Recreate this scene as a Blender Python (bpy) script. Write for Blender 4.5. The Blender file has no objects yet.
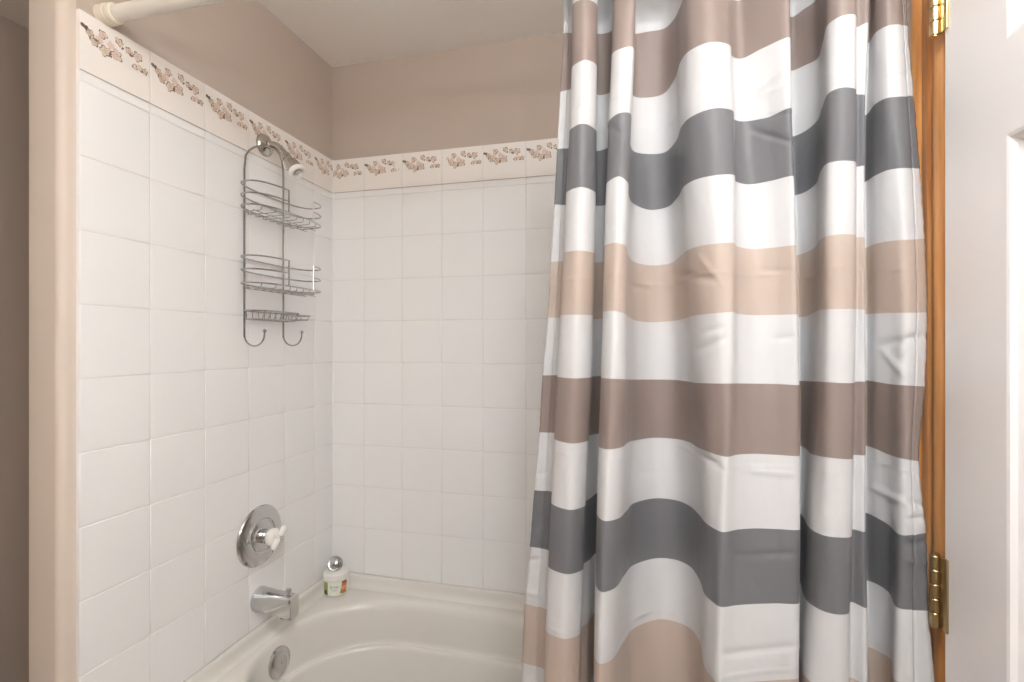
import bpy, bmesh, math, random
from math import sin, cos, pi, radians, sqrt, atan2, exp
from mathutils import Vector, Matrix

random.seed(7)
SC = bpy.context.scene
COL = SC.collection

# ------------------------------------------------------------------ camera frame
F_PX, CX, HY = 497.0, 512.0, 342.2          # focal length and principal point of the photograph
YAW = radians(14.03)
CS, SN = cos(YAW), sin(YAW)
ZC = 1.405                                   # camera height above the floor
T = 0.1524                                   # six inch wall tile
XL, YB, XR = -1.102, 1.643, 0.430            # tub alcove: left wall tile, back wall tile, right wall
TH = 0.008                                   # tile thickness
XLW, YBW = XL - TH, YB + TH                  # the painted wall faces
CEIL = ZC + 1.0335


def ray(px):
    o = (px - CX) / F_PX
    return (-SN + o * CS, CS + o * SN)


def at(px, py, d):
    rx, ry = ray(px)
    return Vector((rx * d, ry * d, ZC + (HY - py) / F_PX * d))


# ------------------------------------------------------------------ materials
def mat(name, col, rough=0.5, metal=0.0, spec=0.5, coat=0.0, sheen=0.0):
    m = bpy.data.materials.new(name)
    m.use_nodes = True
    b = m.node_tree.nodes['Principled BSDF']
    b.inputs['Base Color'].default_value = (*col, 1)
    b.inputs['Roughness'].default_value = rough
    b.inputs['Metallic'].default_value = metal
    b.inputs['Specular IOR Level'].default_value = spec
    b.inputs['Coat Weight'].default_value = coat
    b.inputs['Sheen Weight'].default_value = sheen
    return m


def nodes(m):
    nt = m.node_tree
    return nt, nt.nodes, nt.links, nt.nodes['Principled BSDF']


def add_noise_bump(m, scale, strength, dist=0.001, stretch=(1, 1, 1), detail=3):
    nt, N, L, b = nodes(m)
    tc = N.new('ShaderNodeTexCoord')
    mp = N.new('ShaderNodeMapping')
    mp.inputs['Scale'].default_value = stretch
    nz = N.new('ShaderNodeTexNoise')
    nz.inputs['Scale'].default_value = scale
    nz.inputs['Detail'].default_value = detail
    bp = N.new('ShaderNodeBump')
    bp.inputs['Strength'].default_value = strength
    bp.inputs['Distance'].default_value = dist
    L.new(tc.outputs['Object'], mp.inputs['Vector'])
    L.new(mp.outputs['Vector'], nz.inputs['Vector'])
    L.new(nz.outputs['Fac'], bp.inputs['Height'])
    L.new(bp.outputs['Normal'], b.inputs['Normal'])
    return nz


def srgb(r, g, b):
    f = lambda c: (c / 255 / 12.92) if c / 255 <= 0.04045 else ((c / 255 + 0.055) / 1.055) ** 2.4
    return (f(r), f(g), f(b))


M = {}
M['paint'] = mat('taupe_wall_paint', srgb(192, 179, 168), 0.75, spec=0.25)
add_noise_bump(M['paint'], 220, 0.12, 0.0006)
M['trimpaint'] = mat('cream_wall_paint', srgb(214, 202, 190), 0.55, spec=0.3)
M['ceil'] = mat('ceiling_paint', srgb(242, 238, 234), 0.85, spec=0.2)
add_noise_bump(M['ceil'], 160, 0.15, 0.0008)
M['tile'] = mat('white_glazed_tile', srgb(240, 241, 241), 0.22, spec=0.45)
M['grout'] = mat('grout', srgb(226, 223, 219), 0.8, spec=0.2)
M['caulk'] = mat('dark_grout', srgb(176, 166, 156), 0.8, spec=0.2)
M['borderglaze'] = mat('cream_border_glaze', srgb(240, 236, 231), 0.2, spec=0.45)
M['petal'] = mat('petal_glaze', srgb(220, 202, 184), 0.3)
M['petalpink'] = mat('pink_petal_glaze', srgb(224, 203, 190), 0.3)
M['outline'] = mat('brown_outline_glaze', srgb(134, 108, 90), 0.3)
M['leafdark'] = mat('dark_leaf_glaze', srgb(132, 110, 92), 0.3)
M['acrylic'] = mat('tub_acrylic', srgb(226, 223, 217), 0.16, spec=0.5, coat=0.3)
M['chrome'] = mat('chrome', (0.62, 0.62, 0.62), 0.09, 1.0)
M['wire'] = mat('chrome_wire', (0.48, 0.47, 0.46), 0.22, 1.0)
M['nickel'] = mat('worn_nickel', (0.58, 0.55, 0.50), 0.22, 1.0)
M['porcelain'] = mat('white_porcelain', srgb(240, 238, 234), 0.15)
M['plastic'] = mat('white_plastic', srgb(236, 234, 230), 0.35)
M['darkgap'] = mat('dark_recess', srgb(45, 42, 40), 0.6)
M['rodcap'] = mat('ivory_plastic', srgb(232, 224, 206), 0.4)
M['rodtube'] = mat('white_enamel_rod', srgb(238, 233, 224), 0.3)
M['brass'] = mat('polished_brass', (0.74, 0.58, 0.30), 0.28, 1.0)
M['brassworn'] = mat('worn_brass', (0.46, 0.35, 0.19), 0.36, 1.0)
M['doorwhite'] = mat('white_door_paint', srgb(241, 238, 237), 0.38, spec=0.4)
M['labelwhite'] = mat('label_white', srgb(232, 236, 224), 0.4)
M['labelgreen'] = mat('label_green', srgb(150, 165, 84), 0.4)
M['labeldark'] = mat('label_dark_green', srgb(36, 84, 44), 0.4)
M['labelorange'] = mat('label_orange', srgb(224, 118, 60), 0.4)
M['labelink'] = mat('label_ink', srgb(70, 92, 74), 0.5)
M['floor'] = mat('floor_vinyl', srgb(176, 164, 150), 0.4)
M['lampglass'] = mat('frosted_glass', (0.9, 0.9, 0.88), 0.4)


def fabric(name, col):
    m = mat(name, col, 0.5, spec=0.3, sheen=0.05)
    nt, N, L, b = nodes(m)
    tc = N.new('ShaderNodeTexCoord')
    mp = N.new('ShaderNodeMapping')
    mp.inputs['Scale'].default_value = (16, 16, 9)
    nz = N.new('ShaderNodeTexNoise')
    nz.inputs['Scale'].default_value = 1.0
    nz.inputs['Detail'].default_value = 2.5
    nz.inputs['Distortion'].default_value = 0.8
    bp = N.new('ShaderNodeBump')
    bp.inputs['Strength'].default_value = 0.5
    bp.inputs['Distance'].default_value = 0.006
    L.new(tc.outputs['Object'], mp.inputs['Vector'])
    L.new(mp.outputs['Vector'], nz.inputs['Vector'])
    L.new(nz.outputs['Fac'], bp.inputs['Height'])
    # packing creases running across the cloth, at a few heights
    sep = N.new('ShaderNodeSeparateXYZ')
    L.new(tc.outputs['Object'], sep.inputs[0])
    wob = N.new('ShaderNodeTexNoise')
    wob.inputs['Scale'].default_value = 7
    L.new(tc.outputs['Object'], wob.inputs['Vector'])
    zz = N.new('ShaderNodeMath')
    zz.operation = 'MULTIPLY_ADD'
    zz.inputs[1].default_value = 0.012
    L.new(wob.outputs['Fac'], zz.inputs[0])
    L.new(sep.outputs['Z'], zz.inputs[2])
    pp = N.new('ShaderNodeMath')
    pp.operation = 'PINGPONG'
    pp.inputs[1].default_value = 0.1435
    sh = N.new('ShaderNodeMath')
    sh.operation = 'ADD'
    sh.inputs[1].default_value = -0.081 + 4 * 0.287
    L.new(zz.outputs[0], sh.inputs[0])
    L.new(sh.outputs[0], pp.inputs[0])
    mr = N.new('ShaderNodeMapRange')
    mr.interpolation_type = 'SMOOTHSTEP'
    mr.inputs['From Min'].default_value = 0.0
    mr.inputs['From Max'].default_value = 0.006
    mr.inputs['To Min'].default_value = 1.0
    mr.inputs['To Max'].default_value = 0.0
    L.new(pp.outputs[0], mr.inputs['Value'])
    bp2 = N.new('ShaderNodeBump')
    bp2.inputs['Strength'].default_value = 0.35
    bp2.inputs['Distance'].default_value = 0.0012
    L.new(mr.outputs[0], bp2.inputs['Height'])
    L.new(bp.outputs['Normal'], bp2.inputs['Normal'])
    L.new(bp2.outputs['Normal'], b.inputs['Normal'])
    return m


M['f_white'] = fabric('curtain_white', srgb(196, 196, 197))
M['f_tan'] = fabric('curtain_tan', srgb(177, 162, 151))
M['f_brown'] = fabric('curtain_brown', srgb(137, 123, 117))
M['f_gray'] = fabric('curtain_grey', srgb(108, 108, 111))


def wood(name, c1, c2):
    m = mat(name, c1, 0.33, spec=0.45, coat=0.25)
    nt, N, L, b = nodes(m)
    tc = N.new('ShaderNodeTexCoord')
    mp = N.new('ShaderNodeMapping')
    mp.inputs['Scale'].default_value = (34, 34, 1.4)
    nz = N.new('ShaderNodeTexNoise')
    nz.inputs['Scale'].default_value = 1.6
    nz.inputs['Detail'].default_value = 6
    nz.inputs['Distortion'].default_value = 0.6
    cr = N.new('ShaderNodeValToRGB')
    cr.color_ramp.elements[0].position = 0.32
    cr.color_ramp.elements[0].color = (*c2, 1)
    cr.color_ramp.elements[1].position = 0.62
    cr.color_ramp.elements[1].color = (*c1, 1)
    bp = N.new('ShaderNodeBump')
    bp.inputs['Strength'].default_value = 0.15
    bp.inputs['Distance'].default_value = 0.0006
    L.new(tc.outputs['Object'], mp.inputs['Vector'])
    L.new(mp.outputs['Vector'], nz.inputs['Vector'])
    L.new(nz.outputs['Fac'], cr.inputs['Fac'])
    L.new(cr.outputs['Color'], b.inputs['Base Color'])
    L.new(nz.outputs['Fac'], bp.inputs['Height'])
    L.new(bp.outputs['Normal'], b.inputs['Normal'])
    return m


M['oak'] = wood('honey_oak', srgb(234, 172, 106), srgb(196, 126, 70))


# ------------------------------------------------------------------ mesh building
class B:
    """collects shapes and links them as ONE mesh object"""

    def __init__(self):
        self.v, self.f, self.m, self.mats = [], [], [], []

    def mi(self, m):
        if m not in self.mats:
            self.mats.append(m)
        return self.mats.index(m)

    def add(self, vs, fs, m, mx=None):
        o = len(self.v)
        k = self.mi(m)
        for p in vs:
            p = Vector(p)
            self.v.append(mx @ p if mx else p)
        for f in fs:
            self.f.append([i + o for i in f])
            self.m.append(k)
        return self

    def box(self, a, b, m, mx=None, bev=0.0, seg=2):
        bm = bmesh.new()
        bmesh.ops.create_cube(bm, size=1)
        for v in bm.verts:
            v.co = Vector([a[i] + (v.co[i] + 0.5) * (b[i] - a[i]) for i in range(3)])
        if bev:
            bmesh.ops.bevel(bm, geom=list(bm.edges), offset=bev, segments=seg, profile=0.5, affect='EDGES')
        bm.verts.index_update()
        self.add([v.co.copy() for v in bm.verts], [[v.index for v in f.verts] for f in bm.faces], m, mx)
        bm.free()
        return self

    def lathe(self, prof, m, mx=None, n=40):
        """profile of (radius, height) turned about local z"""
        vs, fs = [], []
        for r, h in prof:
            for i in range(n):
                t = 2 * pi * i / n
                vs.append((r * cos(t), r * sin(t), h))
        for j in range(len(prof) - 1):
            for i in range(n):
                i2 = (i + 1) % n
                fs.append([j * n + i, j * n + i2, (j + 1) * n + i2, (j + 1) * n + i])
        if prof[0][0] > 1e-5:
            fs.append([i for i in range(n)][::-1])
        if prof[-1][0] > 1e-5:
            fs.append([(len(prof) - 1) * n + i for i in range(n)])
        return self.add(vs, fs, m, mx)

    def tube(self, pts, r, m, n=10, closed=False, rads=None, mx=None):
        pts = [Vector(p) for p in pts]
        c = len(pts)
        tang = []
        for i in range(c):
            if closed:
                t = pts[(i + 1) % c] - pts[i - 1]
            else:
                t = pts[min(i + 1, c - 1)] - pts[max(i - 1, 0)]
            tang.append(t.normalized())
        up = Vector((0, 0, 1)) if abs(tang[0].z) < 0.9 else Vector((1, 0, 0))
        nrm = (up - tang[0] * up.dot(tang[0])).normalized()
        vs, fs = [], []
        for i in range(c):
            nrm = (nrm - tang[i] * nrm.dot(tang[i]))
            if nrm.length < 1e-6:
                nrm = tang[i].orthogonal()
            nrm.normalize()
            bi = tang[i].cross(nrm)
            rr = rads[i] if rads else r
            for k in range(n):
                a = 2 * pi * k / n
                vs.append(pts[i] + (nrm * cos(a) + bi * sin(a)) * rr)
        for i in range(c if closed else c - 1):
            j = (i + 1) % c
            for k in range(n):
                k2 = (k + 1) % n
                fs.append([i * n + k, i * n + k2, j * n + k2, j * n + k])
        if not closed:
            fs.append(list(range(n))[::-1])
            fs.append([(c - 1) * n + k for k in range(n)])
        return self.add(vs, fs, m, mx)

    def ball(self, p, r, m, n=16, sc=(1, 1, 1), mx=None):
        prof = [(r * sin(pi * i / 10), -r * cos(pi * i / 10)) for i in range(11)]
        prof[0] = (1e-6, -r)
        prof[-1] = (1e-6, r)
        mm = Matrix.Translation(p) @ Matrix.Diagonal((*sc, 1))
        return self.lathe(prof, m, mx @ mm if mx else mm, n)

    def prism(self, prof, p0, p1, uax, vax, m):
        """sweeps a closed 2D profile (u, v) from p0 to p1"""
        p0, p1, uax, vax = Vector(p0), Vector(p1), Vector(uax), Vector(vax)
        n = len(prof)
        vs = [p0 + uax * u + vax * v for u, v in prof] + [p1 + uax * u + vax * v for u, v in prof]
        fs = [[i, (i + 1) % n, n + (i + 1) % n, n + i] for i in range(n)]
        fs += [list(range(n))[::-1], [n + i for i in range(n)]]
        return self.add(vs, fs, m)

    def build(self, name, parent=None, smooth=True, angle=35, recalc=True, loc=None):
        me = bpy.data.meshes.new(name)
        o0 = Vector(loc) if loc is not None else Vector((0, 0, 0))
        base = parent_loc(parent) + o0
        me.from_pydata([v - base for v in self.v], [], self.f)
        for mm in self.mats:
            me.materials.append(mm)
        me.polygons.foreach_set('material_index', self.m)
        if recalc:
            bm = bmesh.new()
            bm.from_mesh(me)
            bmesh.ops.recalc_face_normals(bm, faces=list(bm.faces))
            bm.to_mesh(me)
            bm.free()
        if smooth:
            me.polygons.foreach_set('use_smooth', [True] * len(me.polygons))
            me.set_sharp_from_angle(angle=radians(angle))
        me.update()
        o = bpy.data.objects.new(name, me)
        COL.objects.link(o)
        o.location = o0
        if parent is not None:
            o.parent = parent
        return o


def parent_loc(p):
    v = Vector((0, 0, 0))
    while p is not None:
        v += p.location
        p = p.parent
    return v


def thing(name, label, cat, loc, group=None):
    o = bpy.data.objects.new(name, None)
    COL.objects.link(o)
    o.location = loc
    o.empty_display_size = 0.05
    tag(o, label, cat, group)
    return o


def tag(o, label, cat, group=None):
    o['label'] = label
    o['category'] = cat
    if group:
        o['group'] = group
    return o


def struct(o, label, cat):
    o['kind'] = 'structure'
    return tag(o, label, cat)


def frame_mx(p, z, x=None):
    """matrix with local z along z, placed at p"""
    z = Vector(z).normalized()
    x = Vector(x) if x is not None else (Vector((0, 0, 1)) if abs(z.z) < 0.9 else Vector((0, 1, 0)))
    x = (x - z * x.dot(z)).normalized()
    y = z.cross(x)
    m = Matrix((x, y, z)).transposed().to_4x4()
    m.translation = Vector(p)
    return m


# ------------------------------------------------------------------ the room
XW, YF, XROOM = -1.95, -0.62, XR          # far left wall, wall behind the camera, right wall
YP = 0.740                                 # end of the partition beside the tub
XP = -1.206                                # back face of the partition

fl = B().box((XW, YF, -0.08), (XR, YBW, 0.0), M['floor']).build('floor')
struct(fl, 'smooth beige vinyl floor of the bathroom', 'floor')
ce = B().box((XW - 0.1, YF - 0.1, CEIL), (XR + 0.12, YB + 0.1, CEIL + 0.1), M['ceil']).build('ceiling')
struct(ce, 'plain pale taupe painted ceiling above the tub alcove', 'ceiling')
wb = B().box((XW - 0.1, YBW, 0), (XR + 0.12, YBW + 0.1, CEIL), M['paint']).build('wall_back')
struct(wb, 'taupe wall behind the tub, tiled white below a flowered border', 'wall')
wf = B().box((XW - 0.1, YF - 0.1, 0), (XR + 0.12, YF, CEIL), M['paint']).build('wall_front')
struct(wf, 'taupe wall behind the viewer', 'wall')
wo = B().box((XW - 0.1, YF, 0), (XW, YBW, CEIL), M['paint']).build('wall_outer')
struct(wo, 'shaded taupe wall at the far left edge, beyond the partition', 'wall')

# right wall with the doorway
DY0, DY1, DTOP = 0.015, 0.800, 2.05
b = B()
b.box((XR, DY1 + 0.012, 0), (XR + 0.12, YBW, CEIL), M['paint'])
b.box((XR, YF, 0), (XR + 0.12, DY0 - 0.012, CEIL), M['paint'])
b.box((XR, DY0 - 0.012, DTOP + 0.012), (XR + 0.12, DY1 + 0.012, CEIL), M['paint'])
wr = b.build('wall_right')
struct(wr, 'taupe wall on the right holding the door', 'wall')

# partition at the left of the tub: plaster end with rounded corner beads
R = 0.016
prof = [(XP, YBW)]
for i in range(9):
    a = pi + (pi / 2) * i / 8
    prof.append((XP + R + R * cos(a), YP + R + R * sin(a)))
for i in range(9):
    a = 1.5 * pi + (pi / 2) * i / 8
    prof.append((XLW - R + R * cos(a), YP + R + R * sin(a)))
prof.append((XLW, 0.7695))
NB = len(prof)
prof.append((XLW, YBW))
b = B()
n = len(prof)
vs = [(x, y, 0) for x, y in prof] + [(x, y, CEIL) for x, y in prof]
for i in range(n):
    j = (i + 1) % n
    m_ = M['trimpaint'] if i < NB - 1 else M['paint']
    b.add([vs[i], vs[j], vs[n + j], vs[n + i]], [[0, 1, 2, 3]], m_)
b.add(vs, [list(range(n))[::-1], [n + i for i in range(n)]], M['paint'])
wl = b.build('wall_left', recalc=True)
bm = bmesh.new(); bm.from_mesh(wl.data)
bmesh.ops.remove_doubles(bm, verts=list(bm.verts), dist=1e-5)
bmesh.ops.recalc_face_normals(bm, faces=list(bm.faces))
bm.to_mesh(wl.data); bm.free()
wl.data.set_sharp_from_angle(angle=radians(35))
struct(wl, 'partition wall left of the tub, cream rounded end, white tile facing the tub', 'wall')


# ------------------------------------------------------------------ wall tiles
Z0 = ZC - 0.0745
ROWS = [Z0 + k * T for k in range(-5, 5)]             # grout lines from the tub rim up
DECK0 = ZC - 0.853
ZB0, ZB1 = ZC + 0.558, ZC + 0.681                     # flowered border


def tile_panel(name, parent, O, U, Nn, us, zs, m, grout, depth=TH, gap=0.0008, jit=0.0025):
    """O: a point of the wall face at u=0,z=0; U: along wall; Nn: outward; each tile a pillow-edged slab"""
    O, U, Nn = Vector(O), Vector(U), Vector(Nn)
    Zx = Vector((0, 0, 1))
    b = B()

    def P(u, z, d):
        return O + U * u + Zx * z + Nn * d
    u0, u1, z0, z1 = us[0], us[-1], zs[0], zs[-1]
    b.add([P(u0, z0, depth - 0.0012), P(u1, z0, depth - 0.0012), P(u1, z1, depth - 0.0012), P(u0, z1, depth - 0.0012)], [[0, 1, 2, 3]], grout)
    for zz in (z0, z1):
        b.add([P(u0, zz, 0), P(u1, zz, 0), P(u1, zz, depth - 0.0012), P(u0, zz, depth - 0.0012)], [[0, 1, 2, 3]], m)
    for uu in (u0, u1):
        b.add([P(uu, z0, 0), P(uu, z1, 0), P(uu, z1, depth - 0.0012), P(uu, z0, depth - 0.0012)], [[0, 1, 2, 3]], m)
    for i in range(len(us) - 1):
        for j in range(len(zs) - 1):
            a0, a1, c0, c1 = us[i] + gap, us[i + 1] - gap, zs[j] + gap, zs[j + 1] - gap
            if a1 - a0 < 0.004 or c1 - c0 < 0.004:
                continue
            tu, tz = random.gauss(0, jit), random.gauss(0, jit)
            uc, zc_ = (a0 + a1) / 2, (c0 + c1) / 2
            rings = []
            for ins, dd in ((0, depth - 0.0016), (0.0003, depth - 0.0006), (0.0010, depth - 0.0001), (0.0022, depth)):
                ring = []
                for (u, z) in ((a0 + ins, c0 + ins), (a1 - ins, c0 + ins), (a1 - ins, c1 - ins), (a0 + ins, c1 - ins)):
                    ring.append(P(u, z, dd + (u - uc) * tu + (z - zc_) * tz))
                rings.append(ring)
            vs = [p for r in rings for p in r]
            fs = []
            for r in range(3):
                for k in range(4):
                    k2 = (k + 1) % 4
                    fs.append([r * 4 + k, r * 4 + k2, r * 4 + 4 + k2, r * 4 + 4 + k])
            fs.append([12, 13, 14, 15])
            b.add(vs, fs, m)
    return b.build(name, parent, smooth=True, angle=50, recalc=False), P, depth


MOTIF = [(0.06, 0.25, 'leaf', 0.045), (0.125, 0.31, 'fl', 0.06), (0.19, 0.42, 'fl', 0.065), (0.30, 0.22, 'fl', 0.062), (0.33, 0.48, 'fl', 0.08),
         (0.25, 0.34, 'pale', 0.06), (0.49, 0.44, 'fl', 0.085), (0.40, 0.50, 'leaf', 0.03), (0.41, 0.33, 'pale', 0.06), (0.525, 0.18, 'fl', 0.062), (0.575, 0.26, 'leaf', 0.022),
         (0.665, 0.24, 'fl', 0.055), (0.70, 0.30, 'leaf', 0.03), (0.80, 0.26, 'fl', 0.075), (0.755, 0.47, 'bud', 0.045), (0.83, 0.44, 'pale', 0.05), (0.91, 0.46, 'fl', 0.05), (0.86, 0.49, 'leaf', 0.025)]


def border_panel(name, parent, O, U, Nn, us, flow):
    ob, P, dep = tile_panel(name, parent, O, U, Nn, us, [ZB0, ZB1], M['borderglaze'], M['grout'], depth=TH + 0.0008, jit=0.002)
    b = B()
    H = ZB1 - ZB0
    for i in range(len(flow)):
        s = flow[i]
        rnd = random.Random(11)
        for (u, v, kind, r) in MOTIF:
            uc, zc_ = s + u * T, ZB1 - v * H
            if uc < us[0] + 0.004 or uc > us[-1] - 0.004:
                for _ in range(6): rnd.random()
                continue
            r *= T * 0.95
            ph = rnd.random() * 6.28
            if kind in ('fl', 'pale'):
                npet, amp = 5, 0.36
            elif kind == 'bud':
                npet, amp = 3, 0.35
            else:
                npet, amp = 2, 0.6
            K = 30
            outer, inner = [], []
            for k in range(K):
                a = 2 * pi * k / K
                w = 1 - amp + amp * abs(cos(npet * (a - ph) / 2)) ** 0.8 * 1.25
                w *= 1 + 0.10 * sin(3 * a + ph * 2)
                outer.append((r * w * cos(a), r * w * sin(a)))
                th = {'leaf': 0.002, 'pale': 0.0006}.get(kind, 0.0017)
                lin = max(r * w - th * (1.0 + 0.55 * sin(a * 2 + ph)), r * 0.15)
                inner.append((lin * cos(a), lin * sin(a)))
            e = dep + 0.0002
            vo = [P(uc + x, zc_ + y, e) for x, y in outer]
            vi = [P(uc + x, zc_ + y, e) for x, y in inner]
            b.add(vo + vi, [[k, (k + 1) % K, K + (k + 1) % K, K + k] for k in range(K)],
                  M['leafdark'] if kind == 'leaf' else (M['petalpink'] if kind == 'pale' else M['outline']))
            b.add(vi, [list(range(K))], M['leafdark'] if kind == 'leaf' else (M['petalpink'] if rnd.random() < 0.45 else M['petal']))
            if kind == 'fl':
                for q in range(5):
                    a = ph + q * 2 * pi / 5
                    d0, d1, w = r * 0.12, r * 0.55, 0.0005
                    ca, sa = cos(a), sin(a)
                    b.add([P(uc + d0 * ca - w * sa, zc_ + d0 * sa + w * ca, e + 0.0001), P(uc + d0 * ca + w * sa, zc_ + d0 * sa - w * ca, e + 0.0001),
                           P(uc + d1 * ca, zc_ + d1 * sa, e + 0.0001)], [[0, 1, 2]], M['outline'])
    b.add([P(us[0], ZB0 - 0.0011, dep + 0.0001), P(us[-1], ZB0 - 0.0011, dep + 0.0001), P(us[-1], ZB0 + 0.0009, dep + 0.0001), P(us[0], ZB0 + 0.0009, dep + 0.0001)], [[0, 1, 2, 3]], M['caulk'])
    # join the painted sprigs into the border's own mesh
    me = ob.data
    base = len(me.vertices)
    tmp = b.build('sprig', parent, smooth=False, recalc=False)
    bm = bmesh.new()
    bm.from_mesh(me)
    nm = len(me.materials)
    n0 = len(bm.faces)
    bm.from_mesh(tmp.data)
    bm.faces.ensure_lookup_table()
    for f in bm.faces[n0:]:
        f.material_index += nm
    for mm in tmp.data.materials:
        me.materials.append(mm)
    bm.to_mesh(me)
    bm.free()
    bpy.data.objects.remove(tmp)
    return ob


zs = [ZC - 0.853] + ROWS[1:] + [ZB0]
yl = [0.7695 + i * T for i in range(6)] + [YB]
xb = [XL] + [XL + 0.131 + i * T for i in range(10)]
xb = [x for x in xb if x < XR - 0.02] + [XR]
yr = [0.905] + [YB - 0.10 - i * T for i in range(4, -1, -1)] + [YB]
yr = sorted(y for y in yr if y >= 0.905)
tile_panel('wall_tile', wl, (XLW, 0, 0), (0, 1, 0), (1, 0, 0), yl, zs, M['tile'], M['grout'])
border_panel('border_tile', wl, (XLW, 0, 0), (0, 1, 0), (1, 0, 0), yl, [0.7695 + i * T for i in range(6)])
tile_panel('wall_tile', wb, (0, YBW, 0), (1, 0, 0), (0, -1, 0), xb, zs, M['tile'], M['grout'])
border_panel('border_tile', wb, (0, YBW, 0), (1, 0, 0), (0, -1, 0), xb, [XL + 0.131 + i * T for i in range(-1, 10)])
tile_panel('wall_tile', wr, (XR, 0, 0), (0, 1, 0), (-1, 0, 0), yr, zs, M['tile'], M['grout'])
border_panel('border_tile', wr, (XR, 0, 0), (0, 1, 0), (-1, 0, 0), yr, [])

b = B()
b.prism([(-0.001, -0.001), (0.0035, -0.001), (0.0016, 0.0016), (-0.001, 0.0035)], (XL, YB, DECK0), (XL, YB, ZB1), (1, 0, 0), (0, -1, 0), M['tile'])
b.build('corner_caulk', wb)

# ------------------------------------------------------------------ door and oak casing on the right
XD = 0.407                                   # face of the door
door = B()
DZ = 2.04
Y0, Y1 = DY0 + 0.003, DY1 - 0.003
# six panels: (y0, y1, z0, z1); stiles 115 mm
pw0, pw1 = Y0 + 0.115, Y1 - 0.115
mid0, mid1 = (Y0 + Y1) / 2 - 0.055, (Y0 + Y1) / 2 + 0.055
zrows = [(0.25, 0.80), (0.99, 1.640), (1.748, 1.925)]
ycuts = [Y0, pw0, mid0, mid1, pw1, Y1]
zcuts = [0.012] + [z for r in zrows for z in r] + [DZ]
D = 0.035
for i in range(5):
    for j in range(7):
        y0, y1, z0, z1 = ycuts[i], ycuts[i + 1], zcuts[j], zcuts[j + 1]
        if i in (1, 3) and j in (1, 3, 5):
            rings = []
            for ins, d in ((0, 0), (0.004, 0.001), (0.008, 0.006), (0.013, 0.009), (0.020, 0.009), (0.045, 0.003), (0.05, 0.002)):
                rings.append([(XD + d, y0 + ins, z0 + ins), (XD + d, y1 - ins, z0 + ins), (XD + d, y1 - ins, z1 - ins), (XD + d, y0 + ins, z1 - ins)])
            vs = [p for r in rings for p in r]
            fs = [[r * 4 + k, r * 4 + (k + 1) % 4, r * 4 + 4 + (k + 1) % 4, r * 4 + 4 + k] for r in range(len(rings) - 1) for k in range(4)]
            fs.append([(len(rings) - 1) * 4 + k for k in range(4)])
            door.add(vs, fs, M['doorwhite'])
        else:
            door.add([(XD, y0, z0), (XD, y1, z0), (XD, y1, z1), (XD, y0, z1)], [[0, 1, 2, 3]], M['doorwhite'])
e0, e1, zz0, zz1 = Y0, Y1, 0.012, DZ
X2 = XD + D
for quad in ([(XD, e1, zz0), (X2, e1, zz0), (X2, e1, zz1), (XD, e1, zz1)], [(XD, e0, zz0), (XD, e0, zz1), (X2, e0, zz1), (X2, e0, zz0)],
             [(XD, e0, zz1), (XD, e1, zz1), (X2, e1, zz1), (X2, e0, zz1)], [(XD, e0, zz0), (X2, e0, zz0), (X2, e1, zz0), (XD, e1, zz0)],
             [(X2, e0, zz0), (X2, e0, zz1), (X2, e1, zz1), (X2, e1, zz0)]):
    door.add(quad, [[0, 1, 2, 3]], M['doorwhite'])
dob = door.build('door_1', smooth=False)
bm = bmesh.new(); bm.from_mesh(dob.data)
bmesh.ops.remove_doubles(bm, verts=list(bm.verts), dist=1e-5)
bmesh.ops.recalc_face_normals(bm, faces=list(bm.faces))
bm.to_mesh(dob.data); bm.free()
struct(dob, 'white six panel door with brass hinges at the right edge', 'door')

# hinges are parts of the door
PK = Vector((XD - 0.006, 0.809, 0))


def hinge(zc_, m, lab):
    h = 0.099
    b = B()
    seg = h / 5
    for i in range(5):
        z0 = zc_ - h / 2 + i * seg
        b.lathe([(0.0058, z0 + 0.0006), (0.0064, z0 + 0.0014), (0.0064, z0 + seg - 0.0014), (0.0058, z0 + seg - 0.0006)], m,
                Matrix.Translation((PK.x, PK.y, 0)), 20)
    b.lathe([(0.0045, zc_ - h / 2 - 0.001), (0.0045, zc_ + h / 2 + 0.001)], m, Matrix.Translation((PK.x, PK.y, 0)), 16)
    k = b.build('hinge', dob)
    k['label'] = lab
    b = B()
    b.box((XD - 0.0028, PK.y - 0.020, zc_ - h / 2), (XD + 0.0004, PK.y - 0.004, zc_ + h / 2), m, bev=0.0008)
    b.build('hinge_leaf', k)
    b = B()
    b.lathe([(0.001, zc_ + h / 2), (0.005, zc_ + h / 2), (0.0052, zc_ + h / 2 + 0.002), (0.001, zc_ + h / 2 + 0.003)], m,
            Matrix.Translation((PK.x, PK.y, 0)), 16)
    b.build('hinge_pin', k)


hinge(ZC + 0.423 + 0.0495, M['brass'], 'bright brass hinge')
hinge(ZC - 0.343, M['brassworn'], 'worn dull brass hinge')
hinge(0.28, M['brassworn'], 'worn dull brass hinge')
b = B()
km = frame_mx((XD, Y0 + 0.065, 0.92), (-1, 0, 0))
b.lathe([(0.031, 0), (0.031, 0.004), (0.026, 0.008), (0.011, 0.010), (0.011, 0.035), (0.022, 0.042), (0.027, 0.055), (0.022, 0.066), (0.001, 0.069)], M['brass'], km)
b.build('door_knob', dob)

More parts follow.
